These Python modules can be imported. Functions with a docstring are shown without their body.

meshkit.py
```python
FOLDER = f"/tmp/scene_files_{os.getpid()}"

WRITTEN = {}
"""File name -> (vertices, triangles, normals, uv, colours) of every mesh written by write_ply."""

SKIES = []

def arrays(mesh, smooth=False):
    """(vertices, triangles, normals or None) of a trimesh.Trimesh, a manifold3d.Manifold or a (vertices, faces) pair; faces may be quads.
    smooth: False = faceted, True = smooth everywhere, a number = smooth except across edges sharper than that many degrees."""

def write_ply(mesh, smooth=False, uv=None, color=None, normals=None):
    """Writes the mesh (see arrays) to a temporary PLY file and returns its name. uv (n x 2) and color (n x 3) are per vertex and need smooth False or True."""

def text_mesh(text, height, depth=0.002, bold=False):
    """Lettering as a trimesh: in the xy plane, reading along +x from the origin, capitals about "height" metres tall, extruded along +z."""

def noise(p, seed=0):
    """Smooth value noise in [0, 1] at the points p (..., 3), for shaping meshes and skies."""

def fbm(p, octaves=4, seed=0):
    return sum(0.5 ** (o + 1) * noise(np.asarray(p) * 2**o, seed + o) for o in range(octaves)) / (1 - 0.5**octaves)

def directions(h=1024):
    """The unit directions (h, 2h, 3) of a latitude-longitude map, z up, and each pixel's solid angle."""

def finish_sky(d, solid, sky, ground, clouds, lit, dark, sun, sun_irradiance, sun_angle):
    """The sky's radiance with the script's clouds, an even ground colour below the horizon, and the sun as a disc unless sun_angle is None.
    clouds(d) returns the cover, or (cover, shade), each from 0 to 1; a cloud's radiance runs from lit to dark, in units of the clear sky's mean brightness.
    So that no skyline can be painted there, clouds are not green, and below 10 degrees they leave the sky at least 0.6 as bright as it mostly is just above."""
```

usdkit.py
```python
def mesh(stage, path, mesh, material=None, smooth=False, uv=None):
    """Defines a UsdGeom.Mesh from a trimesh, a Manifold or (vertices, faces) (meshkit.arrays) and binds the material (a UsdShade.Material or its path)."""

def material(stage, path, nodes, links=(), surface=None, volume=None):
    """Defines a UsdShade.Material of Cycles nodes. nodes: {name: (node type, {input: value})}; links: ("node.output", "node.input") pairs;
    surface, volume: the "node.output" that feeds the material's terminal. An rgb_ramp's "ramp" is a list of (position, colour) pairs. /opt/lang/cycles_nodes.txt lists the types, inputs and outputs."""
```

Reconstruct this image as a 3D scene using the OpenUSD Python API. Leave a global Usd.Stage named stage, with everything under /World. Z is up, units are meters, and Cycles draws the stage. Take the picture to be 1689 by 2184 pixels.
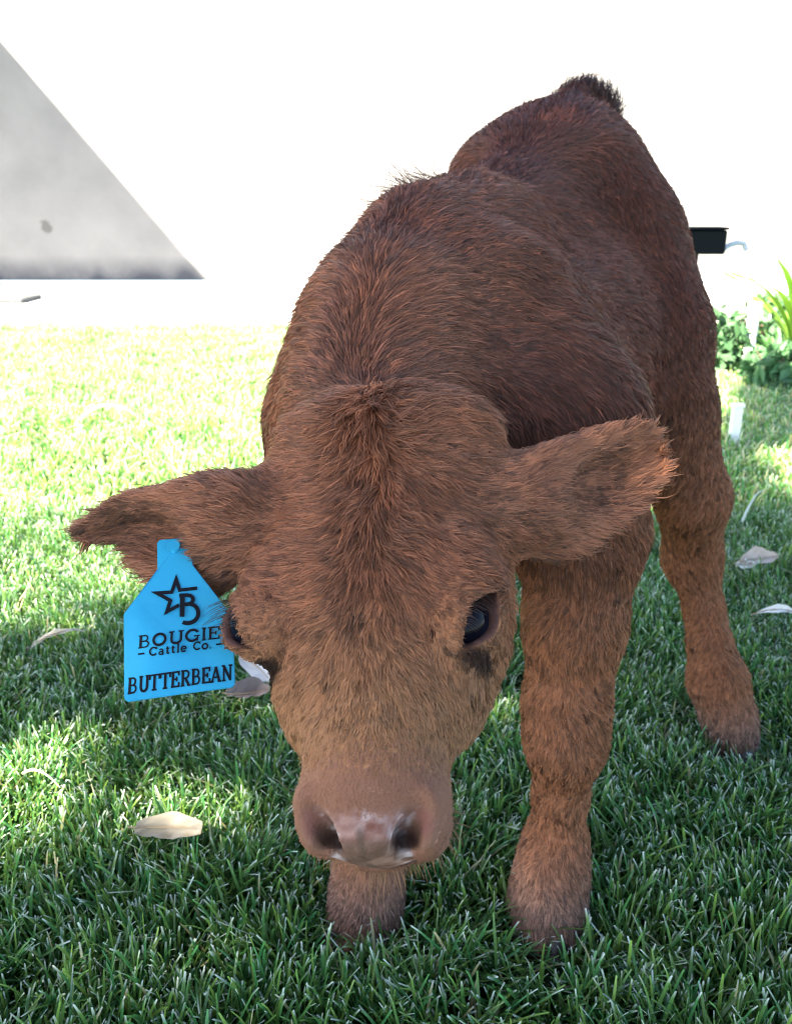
import math, os
import numpy as np, trimesh, usdkit, meshkit
from scipy.spatial import cKDTree
from shapely import affinity
from shapely.geometry import LineString, Polygon, Point, MultiPolygon
from shapely.ops import unary_union
from pxr import Gf, Sdf, Usd, UsdGeom, UsdLux, UsdShade, Vt

# ------------------------------------------------------------------ camera, sky, sun, exposure
stage = Usd.Stage.CreateInMemory()
UsdGeom.SetStageUpAxis(stage, "Z")
UsdGeom.Xform.Define(stage, "/World")
UsdGeom.Scope.Define(stage, "/World/Looks")
FUR = int(os.environ.get("FUR", "1"))
W0, F0, CU, CV = 1689.0, 1811.0, 844.5, 1092.0       # measuring frame: picture width, focal length and centre in its units
CAM = np.array([0.0, 0.0, 0.65])
PITCH = math.radians(20.0)
FWD = np.array([0, math.cos(PITCH), -math.sin(PITCH)])
UPV = np.array([0, math.sin(PITCH), math.cos(PITCH)])
cam = UsdGeom.Camera.Define(stage, "/World/camera")
cam.CreateHorizontalApertureAttr(24.0)
cam.CreateFocalLengthAttr(24.0 * F0 / W0)
cam.CreateClippingRangeAttr(Gf.Vec2f(0.02, 500.0))
cam.AddTransformOp().Set(Gf.Matrix4d(1, 0, 0, 0, *UPV, 0, *(-FWD), 0, *CAM, 1))
cam.CreateExposureAttr(3.5)
cam.CreateFStopAttr(13.0); cam.CreateFocusDistanceAttr(0.52)
TOSUN = np.array([-0.575, -0.41, 0.707]); TOSUN /= np.linalg.norm(TOSUN)
elev, rot = math.asin(TOSUN[2]), math.atan2(TOSUN[0], TOSUN[1])
dome = UsdLux.DomeLight.Define(stage, "/World/sky")
dome.GetPrim().SetCustomDataByKey("kind", "structure")
sky = usdkit.material(stage, "/World/Looks/sky_look", {
    "s": ("sky_texture", {"sky_type": "single_scattering", "sun_disc": False, "sun_elevation": elev, "sun_rotation": rot}),
    "b": ("background_shader", {"strength": 0.06})}, [("s.color", "b.color")], surface="b.background")
UsdShade.MaterialBindingAPI.Apply(dome.GetPrim()).Bind(sky)
sun = UsdLux.DistantLight.Define(stage, "/World/sun")
sun.CreateNormalizeAttr(True); sun.CreateIntensityAttr(1.25); sun.CreateAngleAttr(0.53); sun.CreateColorAttr(Gf.Vec3f(1.0, 0.90, 0.72))
zz = TOSUN; xx = np.cross([0, 0, 1.0], zz); xx /= np.linalg.norm(xx); yy = np.cross(zz, xx)
sun.AddTransformOp().Set(Gf.Matrix4d(*xx, 0, *yy, 0, *zz, 0, 0, 0, 0, 1))

# ------------------------------------------------------------------ helpers
def P(u, v, d):
    """The world point that lies d metres deep along the view axis at measured place (u, v)."""
    return CAM + d * FWD + np.array([(u - CU) / F0 * d, 0, 0]) - (v - CV) / F0 * d * UPV

def G(u, v, z=0.0):
    """The ground point seen at (u, v)."""
    r = FWD + np.array([(u - CU) / F0, 0, 0]) - (v - CV) / F0 * UPV
    return CAM + r * (z - CAM[2]) / r[2]

names = {}
def path(name, parent=None):
    base = (str(parent.GetPath()) if parent is not None else "/World") + "/" + name
    n = names.get(base, 0); names[base] = n + 1
    return base if n == 0 else f"{base}_{n:03d}"

def tag(prim, label=None, category=None, group=None, kind=None):
    for k, t in (("label", label), ("category", category), ("group", group), ("kind", kind)):
        if t: prim.SetCustomDataByKey(k, t)
    return prim

def thing(name, label, category, loc=(0, 0, 0), group=None):
    x = UsdGeom.Xform.Define(stage, path(name))
    x.AddTranslateOp().Set(Gf.Vec3d(*map(float, loc)))
    return tag(x.GetPrim(), label, category, group)

def origin(prim):
    return np.array(UsdGeom.XformCache().GetLocalToWorldTransform(prim).ExtractTranslation()) if prim is not None else np.zeros(3)

def obj(name, mesh, mat, parent=None, smooth=False, world=True):
    v, f, n = meshkit.arrays(mesh, smooth)
    if parent is not None and world: v = v - origin(parent)
    m = usdkit.mesh(stage, path(name, parent), (v, f), mat, smooth)
    return m.GetPrim()

def primvar(prim, name, values, interp="vertex", kind=Sdf.ValueTypeNames.Color3fArray):
    pv = UsdGeom.PrimvarsAPI(prim).CreatePrimvar(name, kind, interp)
    pv.Set(Vt.Vec3fArray.FromNumpy(np.asarray(values, np.float32)) if np.ndim(values) == 2 else Vt.FloatArray.FromNumpy(np.asarray(values, np.float32)))

def mat(name, nodes, links=(), surface="p.BSDF", **k):
    return usdkit.material(stage, "/World/Looks/" + name, nodes, links, surface=surface, **k)

def unit(a):
    a = np.asarray(a, float)
    return a / np.maximum(np.linalg.norm(a, axis=-1, keepdims=True), 1e-12)

def sstep(a, b, x):
    t = np.clip((x - a) / (b - a), 0, 1)
    return t * t * (3 - 2 * t)

# ------------------------------------------------------------------ the calf: a distance field turned into one mesh
def axis_grid(lo, hi, flo, fhi, coarse, fine):
    return np.concatenate([np.arange(lo, flo, coarse), np.arange(flo, fhi, fine), np.arange(fhi, hi + coarse, coarse)])

GX = axis_grid(-.245, .53, -.215, .20, .0055, .0022)
GY = axis_grid(.275, 1.33, .285, .55, .0055, .0024)
GZ = axis_grid(-.035, .87, .335, .60, .0055, .0022)
FIELD = np.full((len(GX), len(GY), len(GZ)), .06, np.float32)

def block(lo, hi, pad=.05):
    s = []
    for g, a, b in zip((GX, GY, GZ), lo, hi):
        s.append(slice(max(np.searchsorted(g, a - pad) - 1, 0), np.searchsorted(g, b + pad) + 1))
    p = np.stack(np.meshgrid(GX[s[0]], GY[s[1]], GZ[s[2]], indexing="ij"), -1)
    return tuple(s), p

def smin(a, b, k):
    h = np.clip(k - np.abs(a - b), 0, None) / k
    return np.minimum(a, b) - h * h * k * .25

def add(f, lo, hi, k=.03, pad=.05, cut=False):
    s, p = block(lo, hi, pad)
    d = f(p).astype(np.float32)
    FIELD[s] = -smin(-FIELD[s], d, k) if cut else smin(FIELD[s], d, k)

def rcone(p, a, b, ra, rb):
    ab = b - a
    t = np.clip(((p - a) @ ab) / (ab @ ab), 0, 1)
    return np.linalg.norm(p - a - t[..., None] * ab, axis=-1) - (ra + (rb - ra) * t)

CHAINS = {}
def chain(part, pts, k=.03, squash=None):
    """A limb: rounded cones through [(point, radius)], smoothly joined."""
    for (a, ra), (b, rb) in zip(pts[:-1], pts[1:]):
        a, b = np.asarray(a, float), np.asarray(b, float)
        CHAINS.setdefault(part, []).append((a, b, ra, rb))
        r = max(ra, rb)
        add(lambda p: rcone(p, a, b, ra, rb), np.minimum(a, b) - r, np.maximum(a, b) + r, k)

def ellipsoid(part, c, axes, radii, k=.03, cut=False):
    c, axes, radii = np.asarray(c, float), unit(np.asarray(axes, float)), np.asarray(radii, float)
    if not cut: CHAINS.setdefault(part, []).append((c, c + 1e-4, radii.min(), radii.min()))
    def f(p):
        q = (p - c) @ axes.T
        k0 = np.linalg.norm(q / radii, axis=-1); k1 = np.linalg.norm(q / radii ** 2, axis=-1)
        return k0 * (k0 - 1) / np.maximum(k1, 1e-6)
    add(f, c - radii.max(), c + radii.max(), k, cut=cut)

HDG = np.array([.498, .867, 0]); LEFT = np.array([.867, -.498, 0]); UP = np.array([0, 0, 1.0])   # calf: towards its tail, to its left side
RX = np.eye(3)
BODYAX = np.array([HDG, LEFT, UP])

# trunk: a deep barrel under a narrower ridge
chain("trunk", [((.036, .705, .475), .108), ((.084, .820, .480), .131), ((.146, .950, .490), .142), ((.180, 1.045, .550), .116), ((.207, 1.105, .590), .130)], .03)
chain("trunk", [((.026, .755, .585), .060), ((.072, .860, .600), .062), ((.125, .985, .615), .072), ((.195, 1.100, .645), .100), ((.200, 1.135, .655), .104)], .05)
chain("trunk", [((.142, 1.095, .668), .072), ((.200, 1.135, .665), .092), ((.215, 1.175, .64), .075)], .03)
chain("trunk", [((.118, 1.09, .668), .050), ((.165, 1.13, .69), .055)], .03)
# tail head and tail
chain("tail", [((.214, 1.155, .734), .036), ((.238, 1.200, .748), .036), ((.258, 1.245, .69), .025), ((.268, 1.275, .60), .017), ((.275, 1.265, .45), .014)], .02)
# neck
chain("neck", [(P(800, 1030, .595), .062), (P(815, 880, .66), .072), (P(838, 745, .69), .072), ((.036, .745, .525), .105)], .03)
chain("neck", [(P(815, 935, .62), .042), (P(842, 700, .695), .048), (P(888, 535, .755), .042), ((.065, .87, .618), .046)], .04)
# shoulders and front legs
chain("shoulder", [((.092, .745, .560), .062), ((.130, .700, .470), .076), ((.156, .685, .385), .060)], .04)
chain("shoulder", [((-.012, .745, .560), .055), ((-.035, .700, .470), .066), ((-.047, .68, .385), .056)], .04)
FL = [((.160, .684, .385), .056), (P(1225, 1330, .74), .0435), (P(1208, 1500, .752), .0375), (P(1206, 1580, .757), .0355), (P(1196, 1690, .785), .0245), (P(1186, 1790, .80), .0275), (P(1178, 1850, .80), .0325), (P(1168, 1915, .80), .0345), (P(1163, 1985, .80), .038)]
FR = [((-.047, .68, .385), .053), ((-.043, .655, .30), .042), ((-.037, .648, .215), .036), ((-.033, .65, .14), .0255), (P(785, 1840, .80), .030), (P(782, 1910, .80), .0335), (P(774, 1985, .80), .038)]
chain("leg", FL, .018); chain("leg", FR, .018)
# hind legs
HL = [((.246, 1.060, .590), .104), ((.278, .990, .500), .084), ((.300, .945, .430), .060), (P(1476, 1060, .985), .041), (P(1476, 1190, 1.045), .034), (P(1502, 1300, 1.05), .0225), (P(1513, 1370, 1.05), .0245), (P(1530, 1450, 1.05), .0345), (P(1553, 1530, 1.053), .0315), (P(1562, 1575, 1.055), .032)]
HR = [((.130, 1.125, .575), .09), ((.14, 1.06, .49), .070), ((.155, 1.02, .42), .055), ((.19, 1.085, .24), .034), ((.20, 1.06, .14), .0225), ((.21, 1.04, .08), .030), ((.212, 1.02, .03), .032)]
chain("hindleg", HL, .022); chain("hindleg", HR, .022)

# head frame: T down the face from the poll, S to the picture's right, N out of the forehead
POLL, NOSE = P(787, 872, .505), P(762, 1788, .403)
AT = unit(NOSE - POLL)
N0 = unit(CAM - (POLL + NOSE) / 2) + math.sin(math.radians(14.5)) * np.array([-1, 0, 0])
AN = unit(N0 - (N0 @ AT) * AT); AS = np.cross(AT, AN); AS = AS if AS[0] > 0 else -AS
HEADAX = np.array([AT, AS, AN])
def H(t, s, n): return POLL + t * AT + s * AS + n * AN
def tolocal(p): return (p - POLL) @ HEADAX.T
from scipy.interpolate import PchipInterpolator
HS = np.array([  # t, half width, top, bottom
    [-.034, .020, -.045, -.065], [-.026, .053, -.024, -.085], [-.010, .070, -.008, -.100], [.012, .0770, .004, -.112], [.04, .0780, .010, -.122], [.075, .0765, .013, -.126],
    [.105, .0765, .012, -.128], [.130, .0715, .008, -.126], [.150, .0595, .004, -.114], [.172, .0480, .001, -.096], [.192, .0428, .000, -.080], [.208, .0405, .001, -.073],
    [.218, .0405, .000, -.069], [.228, .0395, -.006, -.065], [.237, .037, -.014, -.060], [.245, .031, -.023, -.055], [.250, .022, -.031, -.050], [.2525, .008, -.038, -.045]])
HW, HTOP, HBOT = (PchipInterpolator(HS[:, 0], HS[:, k]) for k in (1, 2, 3))
def head_f(p):
    q = tolocal(p); t, s, n = q[..., 0], q[..., 1], q[..., 2]
    tc = np.clip(t, HS[0, 0], HS[-1, 0])
    w, top, bot = HW(tc), HTOP(tc), HBOT(tc)
    c, d = top - (top - bot) * .5, (top - bot) * .5
    nn = (n - c) / d
    taper = 1 - .34 * np.clip(-nn, 0, 1) - .04 * np.clip(nn, 0, 1) ** 2     # narrower towards the jaw
    ex = 2.35
    r = (np.abs(s / (w * taper)) ** ex + np.abs(nn) ** ex) ** (1 / ex)
    f = (r - 1) * np.minimum(w, d)
    return np.where(t == tc, f, np.sqrt(np.clip(f, 0, None) ** 2 + (t - tc) ** 2))
CHAINS["head"] = []
add(head_f, POLL - .2, POLL + .2 + (NOSE - POLL), .035, pad=.09)
HEADSEG = (H(0, 0, -.06), H(.24, 0, -.04), .075, .04)
# poll ridge, brows, cheeks, nasal bridge, lips
ellipsoid("head", H(.006, .008, -.018), HEADAX, [.022, .062, .024], .03)
EYE = {-1: H(.1265, -.0622, -.0108), 1: H(.1300, .0485, -.0195)}
GAZE = {sd: unit(sd * .72 * AS + .69 * AN + .10 * AT) for sd in (-1, 1)}
for sd in (-1, 1):
    ellipsoid("head", H(.106, sd * .056, -.010), np.array([unit(AT + sd * .35 * AS), unit(AS - sd * .35 * AT), AN]), [.026, .017, .017], .022)
    ellipsoid("head", H(.146, sd * .043, -.052), HEADAX, [.040, .017, .036], .03)
    ellipsoid("head", H(.226, sd * .0285, -.032), HEADAX, [.022, .013, .024], .012)      # lip and nostril side
    ellipsoid("head", H(.2295, sd * .0270, -.011), np.array([unit(AT - sd * .6 * AS), unit(AS + sd * .6 * AT), AN]), [.016, .010, .010], .012)   # nostril rim
    ellipsoid("head", EYE[sd], HEADAX, [.0225, .0225, .0225], .014)                         # lids
ellipsoid("head", H(.2345, 0, -.024), HEADAX, [.0165, .021, .018], .012)                  # nose pad
ellipsoid("chin", H(.2265, .0, -.0535), HEADAX, [.0265, .0225, .0150], .014)               # lower lip and chin
FIELD += np.float32(.0035)                                    # room for the coat
# ears
def ear_frame(base, tip, face):
    e1 = unit(tip - base); e3 = unit(face - (face @ e1) * e1); e2 = np.cross(e3, e1)
    return base, e1, e2 if e2[2] > 0 else -e2, e3, np.linalg.norm(tip - base)
EARS = {1: ear_frame(P(1075, 1085, .510), P(1398, 978, .525), unit(CAM - P(1250, 1050, .5)) + np.array([.15, 0, -.25])),
        -1: ear_frame(P(520, 1105, .505), P(185, 1128, .50), unit(CAM - P(330, 1120, .5)) + np.array([-.1, 0, -.35]))}
def ear_f(E, sd):
    b, e1, e2, e3, L = E
    wu = PchipInterpolator([0, .15, .4, .65, .85, .96, 1.0], np.array([.018, .023, .030, .031, .028, .022, .009]) if sd > 0 else np.array([.015, .020, .025, .023, .015, .008, .003]))
    wl = PchipInterpolator([0, .15, .4, .65, .85, .96, 1.0], np.array([.024, .031, .034, .027, .018, .012, .006]) if sd > 0 else np.array([.028, .037, .038, .027, .014, .008, .003]))
    def f(p):
        q = p - b; t = (q @ e1) / L; s = q @ e2; n = q @ e3
        tc = np.clip(t, 0, 1)
        w = np.maximum(np.where(s > 0, wu(tc), wl(tc)) - .004 * sstep(.2, .5, tc), .0025)
        r = s / w
        th = .0125 * (1 - .52 * tc) * np.sqrt(np.clip(1 - .75 * r * r, .2, 1))
        mid = .010 * np.clip(np.abs(r), 0, 1.2) ** 2 * sstep(0, .4, tc) - .006 * sstep(.1, .6, tc)
        ds = (np.abs(r) - 1) * w; dn = np.abs(n - mid) - th
        g = np.sqrt(np.clip(ds, 0, None) ** 2 + np.clip(dn, 0, None) ** 2) + np.minimum(np.maximum(ds, dn), 0)
        return np.sqrt(np.clip(g, 0, None) ** 2 + ((t - tc) * L) ** 2) + np.minimum(g, 0) - .002
    return f
for sd, E in EARS.items():
    b, e1, e2, e3, L = E
    add(ear_f(E, sd), np.minimum(b, b + L * e1) - .05, np.maximum(b, b + L * e1) + .05, .014)
    CHAINS.setdefault("ear" + ("l" if sd > 0 else "r"), []).append((b + .25 * L * e1, b + .95 * L * e1, .022, .012))
    chain("earroot", [(H(.045, sd * .055, -.050), .030), (b + .012 * e1, .023)], .02)
    ellipsoid("earroot", b + .62 * L * e1 + .010 * e2 * (0 if sd > 0 else -.5) + .011 * e3, np.array([e1, e2, e3]), [.029, .0160, .0165], .006, cut=True)
# carved details: eye openings, nostrils, mouth line
EYEAX = {}
for sd in (-1, 1):
    g = GAZE[sd]
    long = unit(AT * .80 - sd * AS * .55); long = unit(long - (long @ g) * g)      # towards the inner corner
    EYEAX[sd] = (g, long, np.cross(g, long))
    def eye_cut(p, c=EYE[sd], ax=EYEAX[sd]):
        q = p - c; x, y, z = q @ ax[1], q @ ax[2], q @ ax[0]
        return np.maximum(np.abs(y) - .0092 * (1 - (x / .0165) ** 2), .004 - z)
    add(eye_cut, EYE[sd] - .03, EYE[sd] + .03, .003, pad=.005, cut=True)
for sd in (-1, 1):
    g_, lo_, ac_ = EYEAX[sd]; up_ = ac_ if ac_ @ AT < 0 else -ac_
    for sg, rr in ((1, .0019), (-1, .0014)):
        xs = np.linspace(-.0150, .0150, 9); ys = sg * .0106 * (1 - (xs / .0165) ** 2) + sg * .0004
        pl_ = [EYE[sd] + x * lo_ + y * up_ + math.sqrt(.0190 ** 2 - x * x - y * y) * g_ for x, y in zip(xs, ys)]
        chain("head", [(q, rr * (.55 + .45 * (1 - (x / .0165) ** 2))) for q, x in zip(pl_, xs)], .004)
for sd in (-1, 1):
    ellipsoid("x", H(.2325, sd * .0285, -.0035), HEADAX, [.0125, .0085, .0105], .012, cut=True)
    for a, b, r in ((H(.2190, sd * .0330, -.0040), H(.2370, sd * .0192, -.0175), .0048), (H(.2185, sd * .0325, .0000), H(.2330, sd * .0215, -.0100), .0028), (H(.228, sd * .0265, -.011), H(.2395, sd * .0192, -.0205), .0058)):
        add(lambda p: rcone(p, a, b, r * .55, r), np.minimum(a, b) - r, np.maximum(a, b) + r, .005, cut=True)
def mouth(p):
    q = tolocal(p); t, s, n = q[..., 0], q[..., 1], q[..., 2]
    curve = -.0385 + 7.0 * s * s - .35 * np.clip(.245 - t, 0, None)
    return np.maximum(np.abs(n - curve) - .0013, np.maximum(.195 - t, 0) - .0 + np.where(t < .195, 1, -.01))
add(mouth, H(.2, -.05, -.05) - .05, H(.26, .05, -.05) + .05, .004, pad=.0, cut=True)

def surface_nets():
    F = FIELD; neg = F < 0
    n = np.zeros(tuple(x - 1 for x in F.shape), np.int8)
    for a, b, c in np.ndindex(2, 2, 2):
        n += neg[a:F.shape[0] - 1 + a, b:F.shape[1] - 1 + b, c:F.shape[2] - 1 + c]
    cells = np.argwhere((n > 0) & (n < 8))
    idx = np.full(n.shape, -1, np.int64); idx[tuple(cells.T)] = np.arange(len(cells))
    tot, cnt = np.zeros((len(cells), 3)), np.zeros(len(cells))
    corners = np.array(list(np.ndindex(2, 2, 2)))
    val = {tuple(c): F[tuple((cells + c).T)].astype(float) for c in corners}
    for a in corners:
        for k in range(3):
            if a[k]: continue
            b = a.copy(); b[k] = 1
            fa, fb = val[tuple(a)], val[tuple(b)]
            x = (fa < 0) != (fb < 0)
            t = np.where(x, fa / np.where(x, fa - fb, 1), 0)
            q = np.repeat(a[None].astype(float), len(cells), 0); q[:, k] = t
            tot += np.where(x[:, None], q, 0); cnt += x
    q = tot / cnt[:, None]
    v = np.stack([g[cells[:, k]] + q[:, k] * (g[cells[:, k] + 1] - g[cells[:, k]]) for k, g in enumerate((GX, GY, GZ))], 1)
    quads = []
    for k in range(3):
        i, j = [x for x in range(3) if x != k]
        sl = [slice(1, s - 1) for s in F.shape]; sl[k] = slice(0, F.shape[k] - 1)
        s2 = list(sl); s2[k] = slice(1, F.shape[k])
        e = np.argwhere(neg[tuple(sl)] != neg[tuple(s2)])
        off = np.array([1, 1, 1]); off[k] = 0
        e = e + off
        inside = neg[tuple(e.T)]
        def at(di, dj):
            c = e.copy(); c[:, i] += di; c[:, j] += dj
            return idx[tuple(c.T)]
        qd = np.stack([at(-1, -1), at(0, -1), at(0, 0), at(-1, 0)], 1)
        flip = inside if k != 1 else ~inside
        qd = np.where(flip[:, None], qd, qd[:, ::-1])
        quads.append(qd)
    quads = np.vstack(quads)
    return v, np.vstack([quads[:, [0, 1, 2]], quads[:, [0, 2, 3]]])

bv, bf = surface_nets()
body = trimesh.Trimesh(bv, bf, process=False)
from scipy.sparse import coo_matrix, diags
def relax(m, iterations=3):
    e = m.edges_unique; n = len(m.vertices)
    a = coo_matrix((np.ones(len(e) * 2), (np.r_[e[:, 0], e[:, 1]], np.r_[e[:, 1], e[:, 0]])), (n, n)).tocsr()
    a = diags(1 / np.maximum(np.asarray(a.sum(1)).ravel(), 1)) @ a
    v = np.array(m.vertices)
    for _ in range(iterations):
        v = v + .5 * (a @ v - v)
        v = v - .35 * (a @ v - v)
    m.vertices = v
relax(body)
print("calf triangles", len(body.faces), "bounds", body.bounds.round(3).tolist())

# ------------------------------------------------------------------ materials
M = {}
def principled(name, color, rough=.6, **k):
    M[name] = mat(name, {"p": ("principled_bsdf", {"base_color": color, "roughness": rough, **k})}); return M[name]
def speckled(name, c1, c2, scale=8, rough=.8, bump=0, detail=4, lo=.35, hi=.65, **k):
    n = {"g": ("geometry", {}), "n": ("noise_texture", {"scale": scale, "detail": detail}), "r": ("rgb_ramp", {"ramp": [(0, c1), (lo, c1), (hi, c2), (1, c2)]}),
         "p": ("principled_bsdf", {"roughness": rough, **k})}
    l = [("g.position", "n.vector"), ("n.fac", "r.fac"), ("r.color", "p.base_color")]
    if bump:
        n["n2"] = ("noise_texture", {"scale": scale * 6, "detail": 5}); n["b"] = ("bump", {"strength": bump, "distance": .004})
        l += [("g.position", "n2.vector"), ("n2.fac", "b.height"), ("b.normal", "p.normal")]
    M[name] = mat(name, n, l); return M[name]
def from_primvar(name, attr, rough=.6, translucent=0.0, **k):
    n = {"a": ("attribute", {"attribute": attr}), "p": ("principled_bsdf", {"roughness": rough, **k})}
    l = [("a.color", "p.base_color")]
    if translucent:
        n["t"] = ("translucent_bsdf", {}); n["m"] = ("mix_closure", {"fac": translucent})
        l += [("a.color", "t.color"), ("p.BSDF", "m.closure1"), ("t.BSDF", "m.closure2")]
    M[name] = mat(name, n, l, surface="m.closure" if translucent else "p.BSDF"); return M[name]

M["skin"] = mat("skin", {"a": ("attribute", {"attribute": "tint"}), "g": ("geometry", {}), "n": ("noise_texture", {"scale": 520, "detail": 4}), "b": ("bump", {"strength": .8, "distance": .0012}), "p": ("principled_bsdf", {"roughness": .85, "specular_ior_level": .06})},
    [("a.color", "p.base_color"), ("g.position", "n.vector"), ("n.fac", "b.height"), ("b.normal", "p.normal")])
from_primvar("blade", "tint", .40, translucent=.38, specular_ior_level=.5)
from_primvar("leaf", "tint", .6, translucent=.25)
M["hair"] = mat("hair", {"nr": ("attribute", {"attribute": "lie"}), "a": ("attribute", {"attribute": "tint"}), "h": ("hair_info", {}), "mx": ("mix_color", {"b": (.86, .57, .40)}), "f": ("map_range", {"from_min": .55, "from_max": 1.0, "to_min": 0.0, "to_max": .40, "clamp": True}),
    "rt": ("map_range", {"from_min": 0.0, "from_max": .66, "to_min": .30, "to_max": 1.0, "clamp": True}), "rm": ("mix_color", {"blend_type": "multiply", "fac": 1.0}),  # roots darkened, tips lightened: gap shade and strand highlights put into the colour
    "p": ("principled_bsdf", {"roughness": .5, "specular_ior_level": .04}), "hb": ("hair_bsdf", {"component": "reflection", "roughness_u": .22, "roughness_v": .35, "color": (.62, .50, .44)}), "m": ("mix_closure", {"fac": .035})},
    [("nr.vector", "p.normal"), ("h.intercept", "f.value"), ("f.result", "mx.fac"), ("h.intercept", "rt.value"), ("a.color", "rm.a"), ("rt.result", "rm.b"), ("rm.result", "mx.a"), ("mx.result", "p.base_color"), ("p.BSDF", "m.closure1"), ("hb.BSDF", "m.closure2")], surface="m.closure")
M["fuzz"] = mat("fuzz", {"nr": ("attribute", {"attribute": "lie"}), "a": ("attribute", {"attribute": "tint"}), "p": ("principled_bsdf", {"roughness": .7, "specular_ior_level": .02})}, [("nr.vector", "p.normal"), ("a.color", "p.base_color")])
principled("eyeball", (.003, .003, .006), .05, specular_ior_level=.10)
principled("lash", (.02, .012, .01), .5)
principled("tag_plastic", (.022, .305, .50), .42, specular_ior_level=.4)
principled("ink", (.003, .0025, .006), .6, specular_ior_level=.2)
speckled("soil", (.020, .030, .010), (.030, .045, .014), 30, .95)
principled("white_plastic", (.8, .8, .8), .4)
principled("black_plastic", (.004, .006, .007), .6, specular_ior_level=.12)

# ------------------------------------------------------------------ calf: skin, eyes, coat
rng = np.random.default_rng(11)
calf = thing("calf", "reddish brown furry calf standing on the lawn with its head lowered", "calf", (.08, .75, 0))
CORG = origin(calf)

def partdist(p, part):
    d = np.full(len(p), 9.0)
    for a, b, ra, rb in CHAINS[part]:
        d = np.minimum(d, rcone(p, a, b, ra, rb))
    return d
GROUPS = ("head", "earl", "earr", "neck", "trunk", "shoulder", "leg", "hindleg", "tail")
def weights(p, soft=.012):
    d = np.stack([head_f(p) if g == "head" else ear_f(EARS[1 if g == "earl" else -1], 1 if g == "earl" else -1)(p) if g.startswith("ear") else partdist(p, g) for g in GROUPS], 1)
    w = np.exp(-np.clip(d - d.min(1, keepdims=True), 0, .2) / soft)
    return w / w.sum(1, keepdims=True)

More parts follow.
